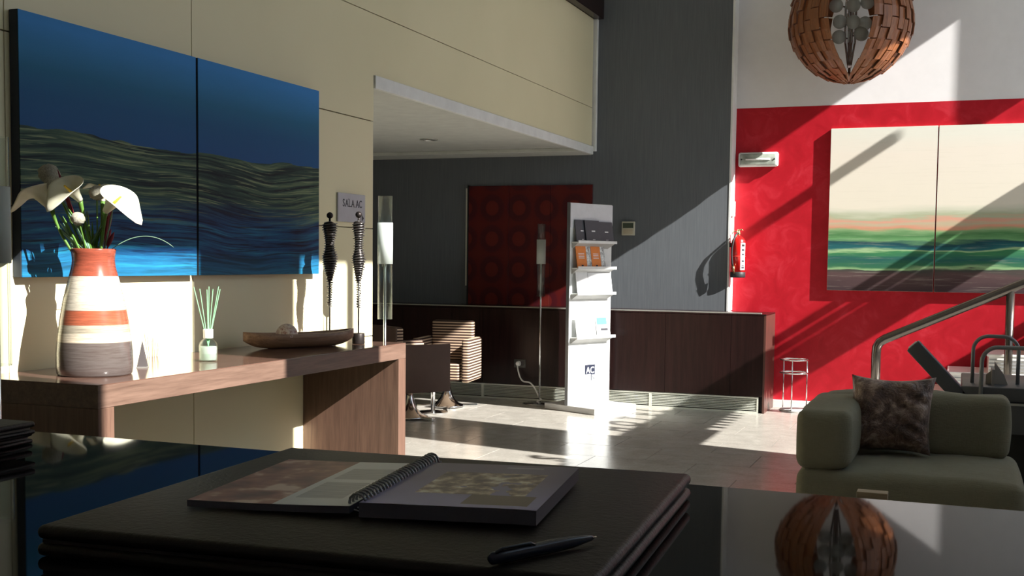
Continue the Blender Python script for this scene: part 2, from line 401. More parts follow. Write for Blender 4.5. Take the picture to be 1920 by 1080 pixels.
struct('trim_2', B(XW-.02, XW+.012, 6.70, 11.44, 2.495, 2.578), M_white, .003)
struct('trim_3', B(XW-.01, XW+.035, 11.44, 11.488, 2.53, 3.86), M_white, .003)
struct('trim_4', B(XW-.06, XW+.09, -2.5, 11.485, 3.86, 4.06), M_cab, .006)
# alcove
struct('wall_alcove_left', B(-8.2, -8.0, 6.5, 11.6, 0, 2.8), M_grey)
struct('wall_alcove_near', B(-8.2, XW-.16, 6.5, 6.68, 0, 2.8), M_cream)
struct('ceiling_alcove', B(-8.2, XW-.02, 6.55, 11.49, 2.53, 2.70), M_ceil)
struct('trim_5', B(-8.0, XW-.02, 11.05, 11.488, 2.495, 2.53), M_ceil, .004)
struct('wall_grey', B(-8.2, -2.13, 11.49, 11.95, 0, H_ROOM), M_grey)
struct('trim_6', B(-2.14, -2.122, 11.486, 11.70, .93, H_ROOM), M_white)
struct('wall_back', B(-2.13, 3.4, 11.70, 11.95, 0, 2.94), M_red)
struct('wall_back_upper', B(-2.13, 3.4, 11.702, 11.95, 2.94, H_ROOM), M_white_wall)
struct('wall_front', B(-3.8, 3.4, -2.8, -2.6, 0, H_ROOM), M_white_wall)
struct('ceiling', B(-8.2, 3.4, -2.8, 11.95, H_ROOM, H_ROOM+.2), M_ceil)
# right wall: glazed front (solid parts that leave the openings)
XR = 3.0
rw = MB()
def solid(y0, y1, z0, z1): rw.box(XR, XR+.14, y0, y1, z0, z1)
HEAD = 5.845
solid(-2.8, 11.95, 5.87, H_ROOM)
solid(3.35, 11.95, HEAD, 5.87)
solid(-2.8, 2.09, 0, 5.87)
solid(2.09, 3.35, 0, 4.50)
solid(3.35, 4.27, 0, HEAD)
solid(4.27, 6.66, 0, 3.71)
solid(6.66, 7.74, 0, HEAD)
solid(7.74, 10.3, 3.40, 3.71)
solid(10.3, 11.0, 3.40, 3.52)
solid(11.0, 11.7, 3.40, 3.83)
solid(7.74, 11.7, 0, 1.20)
solid(11.02, 11.7, 4.70, HEAD)
for q in range(11): solid(8.7+.17*q, 8.77+.17*q, 3.32, 3.40)  # unseen teeth added under the beam to comb the sunlight on the floor
solid(7.74, 8.55, 3.32, 3.40); solid(10.55, 11.7, 3.32, 3.40)
struct('wall_right', rw, M_white_wall)
fr = MB()
fr.box(XR+.02, XR+.09, 4.90, 4.98, 3.71, HEAD)
fr.box(XR+.02, XR+.09, 8.70, 9.62, 5.48, 5.80)  # unseen block, added only to shade the brochure stand's upper part
fr.box(XR+.02, XR+.09, 10.50, 10.86, 5.03, 5.11)
fr.box(XR+.02, XR+.09, 7.74, 11.7, 2.44, 2.53)
struct('window_1', fr, M_alu)
rail = MB()
for z in (3.56, 3.67, 3.79): rail.box(XR+.04, XR+.1, 10.3, 11.0, z, z+.06)
struct('window_2', rail, M_alu)
struct('pavement_outside', B(3.2, 40, -25, 40, -.3, -.05), M_pave)
# window lettering, read from outside (its shadow falls on the floor)
Mt = Matrix(((0, 0, 1), (1, 0, 0), (0, 1, 0))).to_4x4()
wl_t = thing('window_lettering', 'dark letters on the window glass whose shadows read on the floor', 'sign', (XR+.05, 6.42, 3.73))
for ch, yy in (('S', 0.06), ('H', 1.68), ('O', 2.03), ('T', 2.38), ('E', 2.71), ('L', 3.01)):
    text_obj('letter', ch, .30, M_blackpl, wl_t, Matrix.Translation((0, yy, 0)) @ Mt, .004, bold=.013)

# ================================================================== CABINET / FAR WALL
cb = thing('radiator_cabinet', 'long low dark wenge cabinet with metal grille under the grey wall', 'cabinet', (-1.66, 10.91, 0))
CL = 6.3
MB().box(-CL, -.018, .02, .575, .17, .915).box(-CL, -.018, .06, .575, 0, .17).build('carcass', M_cab, cb)
B(-.018, 0, .0, .575, 0, .915).build('end_panel', wood('wenge_edge', (.05, .02, .016), (.10, .04, .03), .35, 2), cb)
MB().box(-CL, 0, .0, .575, .915, .93).build('top_board', M_cab, cb, bevel=.003, seg=1)
B(-CL, -.05, .035, .075, .93, .940).build('metal_strip', M_alu, cb)
xs = [-CL, -5.4, -4.15, -2.90, -.953, -.324, -.02]
xs = [-CL, -4.75, -2.851, -.953, -.324, -.02]
for a, b2 in zip(xs, xs[1:]):
    B(a+.0018, b2-.0018, 0, .02, .155, .913).build('panel', M_cab, cb, bevel=.001, seg=1)
xs = [-CL, -4.6, -2.85, -1.09, -.055]
for a, b2 in zip(xs, xs[1:]):
    g = MB(); g.box(a, b2, .005, .03, .135, .15).box(a, b2, .005, .03, .0, .016).box(a, a+.012, .005, .03, .016, .135).box(b2-.014, b2, .005, .03, .016, .135)
    fr_ = g.build('grille_frame', M_grille, cb)
    s = MB()
    for k in range(7):
        z = .026+k*.0155; s.add([(a+.012, .008, z), (b2-.014, .008, z), (b2-.014, .026, z+.006), (a+.012, .026, z+.006), (a+.012, .008, z+.005), (b2-.014, .008, z+.005), (b2-.014, .026, z+.011), (a+.012, .026, z+.011)],
                                  [(0, 1, 2, 3), (4, 7, 6, 5), (0, 4, 5, 1), (3, 2, 6, 7), (0, 3, 7, 4), (1, 5, 6, 2)])
    s.build('slats', M_grille, fr_)['kind'] = 'stuff'
# wall socket and plug
sk = thing('wall_socket', 'small black double socket on the dark cabinet front', 'socket', (-4.10, 10.909, .37))
B(-.062, .062, -.010, -.001, -.042, .042).build('faceplate', plain('socket_grey', (.06, .06, .055), .4), sk, bevel=.004)
MB().lathe([(.022, 0), (.022, .004)], 20, M=Matrix.Translation((.03, -.012, 0)) @ Matrix.Rotation(PI/2, 4, 'X')).build('outlet', M_blackpl, sk)
cabl = thing('lamp_cable', 'white plug and cable running from the socket to the floor lamp', 'cable', (-4.10, 10.86, .37))
MB().lathe([(.026, 0), (.026, .03), (.018, .05)], 20, M=Matrix.Translation((-.01, .048, 0)) @ Matrix.Rotation(PI/2, 4, 'X')).build('plug', M_plastic_w, cabl, bevel=.003)
pts = []
for i in range(25):
    s_ = i/24
    pts.append((-.01+.30*s_**1.25, .0-.10*math.sin(s_*PI)*0-.16*s_, -.02-.30*s_-.05*math.sin(s_*PI*2)+.0))
for i in range(10):
    a = i/9; pts.append((.29+.02*math.cos(a*5), -.17-.02*a, -.325-.03*a))
MB().tube(pts, .0075, 8).build('cable', M_plastic_w, cabl, smooth=True)
# retro circle panel (three hinged boards)
rp = thing('circle_patterned_panel', 'dark red wall panel with a retro circle pattern on the grey wall', 'wall panel', (-4.92, 11.49, .93))
xs = [0, .463, .926, 1.38]
for a, b2 in zip(xs, xs[1:]):
    B(a+.002, b2-.002, -.022, -.001, .002, 1.262).build('board', M_circ, rp, bevel=.001, seg=1)
B(-.035, -.012, -.018, -.001, .2, 1.24).build('metal_edge', M_alu, rp)
B(-.012, -.002, -.03, -.001, 0, 1.27).build('dark_edge', M_dark, rp)
# thermostat
th = thing('thermostat', 'small cream thermostat with dark display on the grey wall', 'thermostat', (-3.153, 11.49, 1.743))
B(-.068, .068, -.028, -.001, -.070, .070).build('casing', M_plastic_c, th, bevel=.006)
B(-.055, .055, -.031, -.027, .004, .056).build('display', M_lcd, th)
B(-.050, .050, -.030, -.027, -.055, -.006).build('flap', plain('beige_flap', (.48, .42, .30), .5), th, bevel=.002)
sw = thing('call_point', 'small white wall box on the corner strip above the extinguisher', 'switch', (-2.122, 11.56, 1.94))
B(.001, .028, -.045, .045, -.075, .075).build('casing', M_plastic_w, sw, bevel=.005)
B(.028, .032, -.025, .025, -.04, .04).build('cover', plain('cover_white', (.7, .7, .7), .3), sw, bevel=.002)
# emergency light
em = thing('emergency_light', 'rectangular emergency light with clear cover on the red wall', 'wall light', (-1.892, 11.70, 2.43))
B(-.197, .197, -.045, -.001, -.072, .072).build('housing', plain('housing_white', (.74, .78, .74), .4), em, bevel=.028, seg=4)
B(-.176, .176, -.06, -.046, -.054, .054).build('diffuser', plain('ribbed_diffuser', (.36, .40, .35), .12, 0, .9, vary=.5, scale=6, bump=.6, bs=9), em, bevel=.012, seg=3)
MB().tube([(-.12, -.062, .0), (.12, -.062, .0)], .008, 8).build('lamp_tube', M_plastic_w, em, smooth=True)
for sgn in (-1, 1): MB().lathe([(.008, 0), (.008, .004)], 10, M=Matrix.Translation((sgn*.160, -.06, 0)) @ Matrix.Rotation(PI/2, 4, 'X')).build('screw', M_blackpl, em)
# downlight
dl = thing('recessed_downlight', 'tiny round recessed downlight in the alcove ceiling', 'ceiling light', (-4.68, 9.95, 2.53))
MB().lathe([(.085, -.001), (.085, -.008), (.055, -.012), (.05, -.004)], 24, caps=False).build('ring', M_alu, dl)
MB().lathe([(.05, -.003), (.03, -.006)], 20).build('lens', M_glass, dl)

# ------------------------------------------------------------------ fire extinguisher
ex = thing('fire_extinguisher', 'red fire extinguisher with black hose hanging at the wall corner', 'fire extinguisher', (-2.038, 11.50, 1.262))
MB().lathe([(.070, .0), (.074, .01), (.074, .05), (.071, .055)], 28).build('base_cup', M_rubber, ex, smooth=True)
MB().lathe([(.071, .045), (.0715, .33), (.066, .365), (.048, .392), (.024, .405), (.018, .42)], 32).build('cylinder', M_extred, ex, smooth=True)
MB().lathe([(.071, .203), (.0735, .205), (.0735, .211), (.071, .213)], 32, caps=False).build('band', plain('red_band', (.8, .05, .04), .3), ex)
MB().lathe([(.018, .41), (.02, .43), (.015, .45), (.012, .475)], 14).build('valve', M_brass, ex, smooth=True)
MB().tube([(-.005, 0, .455), (.03, -.01, .475), (.045, -.01, .46)], [.006, .007, .005], 8).build('lever', M_brass, ex, smooth=True)
MB().tube([(.0, -.01, .445), (-.04, -.01, .455), (-.058, -.01, .44), (-.055, -.01, .425)], .0055, 8).build('carry_handle', M_brass, ex, smooth=True)
hz = [(0, 0, .445), (-.02, -.035, .42), (-.035, -.070, .37), (-.045, -.082, .30), (-.048, -.084, .22), (-.04, -.082, .14), (-.032, -.08, .10)]
MB().tube(hz, .0085, 10).build('hose', M_rubber, ex, smooth=True)
MB().tube([(-.032, -.08, .115), (-.028, -.08, .085), (-.024, -.08, .04)], [.013, .011, .008], 12).build('nozzle', M_brass, ex, smooth=True)
def lab(u_, v_):
    a = math.radians(-62+44*u_); return Vector((.0735*math.cos(a), .0735*math.sin(a), .075+.265*v_))
lb = MB().grid(lab, 8, 1).build('label_strip', M_paper, ex, smooth=True)
for z0, z1 in ((.86, .95), (.70, .78), (.55, .6), (.30, .36), (.14, .18), (.05, .12)):
    MB().grid(lambda u_, v_: Vector((lab(.2+.6*u_, 0).x*1.01, lab(.2+.6*u_, 0).y*1.01, .075+.265*(z0+(z1-z0)*v_))), 6, 1).build('print', M_ink if z1 < .8 else M_darkred, lb)
B(-.084, -.070, -.03, .03, .30, .34).build('bracket', M_blackpl, ex)

# ------------------------------------------------------------------ paintings
def canvas(name, label, loc, axis, a, b2, z0, z1, th_, mat, edge):
    t_ = thing(name, label, 'painting', loc, 0, 'pair of blue seascape canvases' if axis == 'Y' else 'pair of landscape canvases on the red wall')
    if axis == 'Y':
        B(0.001, th_, a, b2, z0, z1).build('stretcher', edge, t_, bevel=.002, seg=1)
        B(th_, th_+.003, a+.001, b2-.001, z0+.001, z1-.001).build('painted_face', mat, t_)
    else:
        B(a, b2, -th_, -.001, z0, z1).build('stretcher', edge, t_, bevel=.002, seg=1)
        B(a+.001, b2-.001, -th_-.003, -th_, z0+.001, z1-.001).build('painted_face', mat, t_)
    return t_
M_edge1 = plain('dark_canvas_edge', (.03, .04, .055), .7); M_edge2 = plain('pale_canvas_edge', (.72, .68, .58), .7)
canvas('sea_painting', 'blue seascape canvas behind the flower vase, near half of the pair', (XW, 3.625, 1.312), 'Y', 0, 1.142, 0, 1.058, .045, M_sea, M_edge1)
canvas('sea_painting', 'blue seascape canvas beside the two figurines, far half of the pair', (XW, 4.783, 1.312), 'Y', 0, 1.148, 0, 1.058, .045, M_sea, M_edge1)
canvas('meadow_painting', 'cream and green landscape canvas on the red wall, left one of the pair', (-1.198, 11.70, 1.152), 'X', 0, .972, 0, 1.56, .034, M_meadow, M_edge2)
canvas('meadow_painting', 'cream and green landscape canvas on the red wall, right one cut by the frame', (-.216, 11.70, 1.152), 'X', 0, .98, 0, 1.56, .034, M_meadow, M_edge2)

# sign SALA AC
sg = thing('room_sign', 'small pale grey sign reading SALA AC on the cream wall', 'sign', (XW, 6.39, 1.716))
B(.001, .012, -.172, .172, -.088, .088).build('plate', plain('sign_grey', (.46, .47, .52), .4), sg, bevel=.002, seg=1)
Ms = Matrix(((0, 0, 1), (1, 0, 0), (0, 1, 0))).to_4x4()
def sign_letter(ch, yy):
    me = text_mesh(ch, .066, .0006); me.transform(Matrix.Translation((.0128, yy, .006)) @ Ms @ Matrix.Scale(.86, 4, (1, 0, 0)))
    mb = MB(); mb.add([v.co for v in me.vertices], [tuple(p.vertices) for p in me.polygons])
    feet = {'A': ((-.017, 0), (.017, 0)), 'L': ((-.012, 0), (-.012, .0455)), 'S': (), 'C': ()}[ch]
    for dy, dz in feet: mb.box(.0122, .0134, yy+dy-.0065, yy+dy+.0065, .006+dz, .0095+dz)
    mb.build('letter', M_ink, sg)
for ch, yy in zip('SALAAC', (-.105, -.066, -.030, .010, .068, .108)): sign_letter(ch, yy)
MB().add([(.013, .128, -.078), (.013, .152, -.058), (.013, .128, -.038), (.0135, .128, -.078), (.0135, .152, -.058), (.0135, .128, -.038)], [(0, 1, 2), (3, 5, 4), (0, 3, 4, 1), (1, 4, 5, 2), (2, 5, 3, 0)]).build('arrow', M_ink, sg)

# ================================================================== CONSOLE
CX0, CX1, CY0, CY1, CZ = XW+.001, -2.92, 3.39, 5.92, .93
co = thing('console_table', 'long walnut console table against the cream wall', 'console table', (CX1, CY0, 0))
W_, L_, T_ = CX1-CX0, CY1-CY0, .088
B(-W_, 0, 0, L_, CZ-T_, CZ-.004).build('table_top', M_console, co, bevel=.0015, seg=1)
B(-W_, -.001, .001, L_-.001, CZ-.004, CZ).build('polished_surface', M_console_top, co)
B(-W_, 0, 0, T_, .0, CZ-T_-.0005).build('leg', M_console_leg, co, bevel=.0015, seg=1)
B(-W_, 0, L_-T_, L_, .0, CZ-T_-.0005).build('leg', M_console_leg, co, bevel=.0015, seg=1)

# vase ---------------------------------------------------------------
VX, VY = -3.205, 3.705
vs_ = thing('banded_vase', 'tall vase with brown cream and rust bands on the console', 'vase', (VX, VY, CZ))
prof = [(.138, 0), (.143, .006), (.1465, .03), (.146, .09), (.140, .15), (.130, .22), (.118, .29), (.104, .35), (.092, .395), (.083, .43), (.0805, .455), (.083, .48), (.086, .497), (.084, .50),
        (.079, .497), (.076, .46), (.078, .42), (.095, .35), (.12, .25), (.135, .1), (.13, .02)]
MB().lathe(prof, 56).build('body', M_vase, vs_, smooth=True)
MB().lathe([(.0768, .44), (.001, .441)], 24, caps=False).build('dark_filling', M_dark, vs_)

def ray_pt(px, py, rr):
    """world point at horizontal range rr on the line of sight read off the photograph"""
    d = fw*F_PX + R_*(px-960) - U_*(py-628); k = rr/math.hypot(d.x, d.y)
    return Vector((0, 0, CAM_H)) + d*k
RV = math.hypot(VX, VY)
VT = Vector((VX, VY, CZ+.49))
def root(k): return VT + Vector((random.uniform(-.045, .045), random.uniform(-.045, .045), -.05))
def stem_pts(p0, p1, bulge, n=12):
    p0, p1 = Vector(p0), Vector(p1); mid = (p0+p1)/2 + Vector(bulge); out = []
    for i in range(n+1):
        t_ = i/n; out.append(p0*(1-t_)**2 + mid*2*t_*(1-t_) + p1*t_*t_)
    return out
def calla(px, py, rr, dir_, lip, size, bulge, label, spx, spy):
    neck = ray_pt(px, py, rr)
    t_ = thing('calla_lily', label, 'flower', VT-Vector((0, 0, .05)), 0, 'calla lilies in the vase')
    o = Vector(t_.location); ax = Vector(dir_).normalized(); lipv = Vector(lip); lipv = (lipv-ax*lipv.dot(ax)).normalized(); sd_ = ax.cross(lipv)
    b0 = VT+Vector(((spx)*.001, (spy)*.001, -.05))
    MB().tube([p-o for p in stem_pts(b0, neck, bulge)], [.0055]*9+[.006, .007, .008, .010], 8).build('stem', M_green, t_, smooth=True)
    L = size
    def sp(u_, v_):
        th_ = 2*PI*v_; s_ = u_; cl = math.cos(th_)
        r_ = size*(.09+.17*s_+.12*s_**3)
        open_ = max(0, (s_-.55)/.45)
        ln = L*s_*(.86+.20*cl)
        fl_ = size*.26*open_**1.6*(.55+.55*max(0, cl)**1.5)
        rad = r_+fl_
        droop = -size*.34*open_**2.2*max(0, cl)**3
        return neck-o + ax*(ln+droop*.7-fl_*.35) + (lipv*cl + sd_*math.sin(th_)*1.05)*rad + lipv*(size*.42*open_**1.5*max(0, cl)**10)
    MB().grid(sp, 18, 28).build('spathe', M_calla, t_, smooth=True, solid=.0016)
    MB().tube([neck-o+ax*(size*.18)+lipv*.0, neck-o+ax*(size*.5)+lipv*.004, neck-o+ax*(size*.82)+lipv*.008], [.004, .006, .004], 8).build('spadix', M_spadix, t_, smooth=True)
    return t_
cr_ = Vector((math.cos(YAW), math.sin(YAW), 0)); tv = -Vector((fw.x, fw.y, 0)).normalized()   # right-ish and towards the viewer
Zv = Vector((0, 0, 1))
calla(97, 392, RV-.02, -cr_*.75+Zv*.9, -cr_*1-Zv*.35, .125, -cr_*.03, 'large calla lily leaning far left out of the vase', -35, -30)
calla(150, 375, RV-.06, -cr_*.25+Zv*.55+tv*.75, tv*.2-cr_*.35-Zv*.9, .12, Zv*.02, 'white calla lily facing the viewer at the centre of the vase', 0, 0)
calla(193, 378, RV+.03, -cr_*.1+Zv*1, -cr_*.8-tv*.3, .085, Zv*.0, 'small half-open calla lily behind the two bright ones', 15, 20)
calla(198, 396, RV-.05, cr_*.65+Zv*.55+tv*.45, cr_*.7-Zv*.8, .13, cr_*.0, 'yellowish calla lily drooping to the right of the vase', 25, 5)
def fluff(px, py, rr, r_, label, spx, spy):
    c_ = ray_pt(px, py, rr)
    t_ = thing('fluffy_ball_flower', label, 'flower', VT-Vector((0, 0, .05)), 0, 'fluffy ball flowers in the vase'); o = Vector(t_.location)
    MB().tube([p-o for p in stem_pts(VT+Vector((spx*.001, spy*.001, -.05)), c_, (0, 0, .02))], .003, 6).build('stem', M_green, t_, smooth=True)
    mb = MB(); mb.lathe([(max(.0005, r_*math.sin(PI*i/14)), -r_*.92*math.cos(PI*i/14)) for i in range(15)], 24, c_-o, caps=False)
    mb.v = [tuple(Vector(v)+ (Vector(v)-(c_-o))*random.uniform(-.07, .10)) for v in mb.v]
    mb.build('head', M_fluff, t_, smooth=True)
fluff(92, 326, RV+.04, .040, 'shaded fluffy ball flower, highest of the bouquet', -20, -10)
fluff(101, 345, RV-.02, .034, 'shaded fluffy ball flower just below the highest one', -25, 0)
fluff(146, 410, RV-.07, .0265, 'sunlit white fluffy ball flower low in the bouquet', -5, -20)
fluff(182, 362, RV-.01, .030, 'grey fluffy ball flower in front of the small calla', 10, 10)
bl = thing('foliage_blades', 'narrow grey-green leaf blades and stems standing in the vase', 'foliage', VT-Vector((0, 0, .05))); o = Vector(bl.location)
for k in range(26):
    px = random.uniform(100, 212); py = random.uniform(375, 425)
    p1 = ray_pt(px, py, RV+random.uniform(-.05, .06)); p0 = VT+Vector((random.uniform(-.05, .05), random.uniform(-.05, .05), -.05))
    MB().tube([p-o for p in stem_pts(p0, p1, (0, 0, .01), 8)], [.003, .004, .0045, .005, .005, .0045, .004, .003, .001], 4).build('blade', (M_green2, M_green)[k % 2], bl)
for k, (px, py) in enumerate(((108, 318), (116, 345), (124, 370), (204, 400), (211, 390), (208, 430), (140, 330), (214, 435))):
    p1 = ray_pt(px, py, RV+.03*(k % 3-1)); p0 = VT+Vector((((px-150)*.0006), 0, -.05)); pp = [p-o for p in stem_pts(p0, p1, (0, 0, .01), 10)]
    MB().tube(pp, [.0012]*5+[.004, .007, .008, .0075, .005, .001], 8).build('burgundy_spike', M_burg, bl, smooth=True)
p0 = VT+Vector((.05, .03, 0)); pm = ray_pt(262, 425, RV); p1 = ray_pt(326, 464, RV)
MB().tube([p0-o+(pm*1-p0)*2*t_*(1-t_)+(p1-p0)*t_*t_+(pm-p0)*2*t_*(1-t_)*.15 for t_ in [i/20 for i in range(21)]], [.0016]*20+[.0005], 5).build('arching_blade', M_green2, bl, smooth=True)

# diffuser ------------------------------------------------------------
df_ = thing('reed_diffuser', 'small glass reed diffuser with green sticks on the console', 'diffuser', (-3.165, 4.40, CZ))
MB().lathe([(.036, 0.001), (.040, .004), (.041, .07), (.038, .085), (.026, .098), (.019, .104), (.019, .112), (.017, .112), (.017, .10), (.024, .095), (.036, .08), (.038, .01), (.034, .005)], 28, caps=False).build('bottle', M_glass, df_, smooth=True)
MB().lathe([(.035, .006), (.037, .01), (.0375, .065), (.0365, .068)], 28).build('scented_liquid', M_liquid, df_, smooth=True)
MB().lathe([(.022, .106), (.0225, .142), (.0215, .146), (.008, .147)], 24, caps=False).build('collar', M_plastic_w, df_, smooth=True)
for ax_, ay_ in ((-.062, -.05), (-.035, -.03), (-.008, .0), (.002, .006), (.02, .02), (.045, .04), (.052, .045)):
    MB().tube([(-ax_*.15, -ay_*.15, .02), (ax_*.7, ay_*.9, .335+.01*math.sin(ax_*200))], .0022, 6).build('reed', plain('green_reed', (.25, .60, .30), .5), df_)
# obelisk
ob = thing('small_obelisk', 'small dark pointed obelisk on the console beside the vase', 'ornament', (-3.225, 4.02, CZ), .5)
MB().add([(-.020, -.020, .004), (.020, -.020, .004), (.020, .020, .004), (-.020, .020, .004), (0, 0, .118)], [(0, 3, 2, 1), (0, 1, 4), (1, 2, 4), (2, 3, 4), (3, 0, 4)]).build('spire', plain('slate', (.08, .07, .07), .5), ob)
B(-.022, .022, -.022, .022, 0.0005, .005).build('base', M_alu, ob)
# boat bowl
bt = thing('boat_shaped_bowl', 'long dark woven boat-shaped bowl on the console', 'bowl', (-3.255, 5.335, CZ), math.atan2(.60, .32)-PI/2)
def bowl(u_, v_):
    s_ = u_*2-1; w = .085*(1-abs(s_)**2.6)**.75+.0005; rim = .075+.016*abs(s_)**2.5
    a = PI*v_; x = -w*math.cos(a); z = rim-(rim-.002-.045*abs(s_)**5)*math.sin(a)**.8
    return Vector((x, s_*.33, z))
MB().grid(bowl, 40, 16).build('bowl_body', M_bowl, bt, smooth=True, solid=.009)
bl_ = thing('decorative_ball', 'speckled pinkish stone ball lying in the boat-shaped bowl', 'ornament', (-3.275, 5.235, CZ+.013))
MB().ball((0, 0, .058), .058, 28, 16).build('ball', M_speck, bl_, smooth=True)

# figurines -------------------------------------------------------------
def figurine(label, loc, wide):
    t_ = thing('wire_figurine', label, 'figurine', loc, 0, 'wire figurines on the console')
    MB().lathe([(.034, .001), (.035, .004), (.035, .056), (.033, .06)], 28).build('base', M_iron, t_, smooth=True)
    MB().tube([(0, 0, .058), (0, 0, .36)], [.0045, .006], 8).build('rod', M_wire, t_, smooth=True)
    def rad(z):
        P = [(.20, .0075), (.30, .009), (.345, .011), (.36, .014), (.40, .022), (.455, .031), (.485, .032), (.52, .022), (.56, .020), (.60, .024), (.64, .030), (.665, .032), (.672, .026), (.68, .010)]
        for (a, ra), (b3, rb) in zip(P, P[1:]):
            if a <= z <= b3: return (ra+(rb-ra)*(z-a)/(b3-a))*wide
        return .006
    body = MB(); body.lathe([(rad(.345+.335*i/30)*.86, .345+.335*i/30) for i in range(31)], 20); body.build('torso', M_iron, t_, smooth=True)
    pts = []; turns = 36; z0 = .20
    for i in range(turns*14):
        a = 2*PI*i/14; z = z0+.48*i/(turns*14); j = random.uniform(-.0026, .0030)
        r_ = rad(z)+j+.001*math.sin(a*3.3); pts.append((r_*math.cos(a), r_*math.sin(a), z+.0022*math.sin(a*1.0+z*40)))
    MB().tube(pts, .0027, 5).build('wire_wrap', M_wire, t_, smooth=True)
    MB().tube([(0, 0, .675), (0, 0, .70)], .006, 10).build('neck', M_iron, t_, smooth=True)
    MB().ball((0, 0, .715), .0185, 20, 12).build('head', M_iron, t_, smooth=True)
figurine('wire-wrapped dark figurine on the console nearer the blue painting', (-3.33, 5.775, CZ), 1.38)
figurine('wire-wrapped dark figurine on the console in front of the room sign', (-3.105, 5.70, CZ), 1.15)

# floor lamps ------------------------------------------------------------
def lamp(label, x, y, base=True):
    t_ = thing('glass_floor_lamp', label, 'floor lamp', (x, y, 0), 0, 'glass tube floor lamps')
    MB().lathe([(.165, .001), (.165, .006), (.155, .011), (.02, .014), (.012, .03)], 40).build('base_plate', M_steel, t_, smooth=True)
    MB().tube([(0, 0, .012), (0, 0, 1.375)], .0085, 12).build('pole', M_chrome, t_, smooth=True)
    MB().lathe([(.0405, 1.055), (.0405, 1.765)], 32, caps=False).build('glass_tube', M_glass, t_, smooth=True, solid=.003)
    MB().lathe([(.0435, 1.375), (.0435, 1.612)], 32, caps=False).build('frosted_shade', M_frost, t_, smooth=True, solid=.002)
    MB().lathe([(.012, 1.375), (.013, 1.43), (.010, 1.52), (.004, 1.56)], 16).build('bulb', M_plastic_w, t_, smooth=True)
    MB().lathe([(.040, 1.055), (.040, 1.059)], 24).build('end_disc', M_glass, t_)
lamp('slim glass-tube floor lamp just beyond the end of the console', -3.098, 6.005)
lamp('slim glass-tube floor lamp at the left edge of the picture', -2.80, 2.80)
lamp('slim glass-tube floor lamp in front of the red circle panel', -3.815, 10.70)

# ================================================================== BROCHURE STAND
ST_A = math.radians(65.37)
st = thing('brochure_stand', 'tall white brochure stand with four shelves standing in the sun', 'display stand', (-3.372, 10.242, 0), ST_A)
SW = .592
B(0, SW, 0, .028, .06, 1.945).build('panel', M_white, st, bevel=.003, seg=1)
B(-.004, 0, -.004, .034, .06, 1.948).build('edge_profile', plain('grey_profile', (.20, .21, .22), .4, .4), st)
B(.0, SW, -.34, .30, .0, .058).build('base_plate', plain('stand_base_grey', (.55, .55, .54), .5), st, bevel=.004, seg=1)
SH = [1.585, 1.345, 1.105, .695]
for z in SH:
    s_ = B(.02, SW-.03, -.088, -.001, z-.012, z).build('shelf', M_white, st, bevel=.002, seg=1)
    B(.02, SW-.03, -.094, -.088, z-.014, z+.012).build('front_lip', M_white, s_)
    MB().add([(.03, -.001, z-.012), (SW-.06, -.001, z-.012), (SW-.06, -.001, z-.06), (.03, -.001, z-.06), (.03, -.075, z-.013), (SW-.04, -.075, z-.013)], [(0, 3, 2, 1), (0, 1, 5, 4), (3, 4, 5, 2), (0, 4, 3), (1, 2, 5)]).build('bracket', plain('bracket_grey', (.45, .45, .44), .5), s_)
B(.001, SW-.001, -.006, -.0005, 1.715, 1.94).build('header_board', plain('header_white', (.66, .68, .72), .4), st)
# AC logo
B(.235, .375, -.004, -.0005, .275, .425).build('logo_plate', plain('logo_navy', (.02, .024, .045), .4), st)
B(.236, .315, -.0052, -.004, .276, .335).build('logo_fade', plain('logo_pale', (.62, .64, .70), .4), st)
B(.325, .374, -.0052, -.004, .276, .330).build('logo_corner', plain('logo_grey', (.40, .43, .46), .4), st)
Mf = Matrix.Rotation(PI/2, 4, 'X')
text_obj('logo_text', 'AC', .084, M_paper, st, Matrix.Translation((.305, -.0056, .346)) @ Mf, .0006, bold=.001)
text_obj('logo_mark', 'N', .045, M_ink, st, Matrix.Translation((.35, -.0058, .285)) @ Mf, .0003)
def brochure(label, x, w, h, shelf, mat, group, extra=None, tilt=.16, yoff=-.060):
    z = SH[shelf]+.001
    base = Vector((x, yoff, 0)); base.rotate(Matrix.Rotation(ST_A, 3, 'Z'))
    t_ = thing('brochure', label, 'brochure', Vector(st.location)+Vector((base.x, base.y, z)), ST_A, 'brochures on the white stand')
    Mr = Matrix.Rotation(-tilt, 4, 'X')
    B(0, w, -.003, .003, 0, h, Mr).build('cover', mat, t_)
    if extra == 'dark':
        B(w*.42, w*.66, -.0036, -.003, h*.47, h*.53, Mr).build('print', M_paper, t_); B(w*.45, w*.62, -.0036, -.003, h*.10, h*.12, Mr).build('print', M_paper, t_)
    if extra == 'orange':
        B(w*.68, w, -.0036, -.003, 0, h, Mr).build('photo_strip', plain('bw_photo', (.55, .58, .58), .5, vary=.7, scale=30), t_)
        for k in range(4): B(w*.14, w*.54, -.0036, -.003, h*(.62-.07*k), h*(.645-.07*k), Mr).build('print', M_paper, t_)
        B(w*.28, w*.42, -.0036, -.003, h*.06, h*.12, Mr).build('emblem', M_ink, t_)
    if extra == 'dot': B(w*.46, w*.50, -.0036, -.003, h*.12, h*.16, Mr).build('print', M_ink, t_)
    if extra == 'teal':
        B(w*.05, w*.8, -.0036, -.003, h*.62, h*.98, Mr).build('picture', M_teal, t_); B(w*.3, w*.85, -.0036, -.003, h*.30, h*.42, Mr).build('print', M_ink, t_)
brochure('charcoal brochure, leftmost on the top shelf of the stand', .045, .16, .205, 0, M_brochure, None, 'dark', yoff=-.046)
brochure('charcoal brochure in the middle of the top shelf of the stand', .165, .20, .205, 0, M_brochure, None, 'dark')
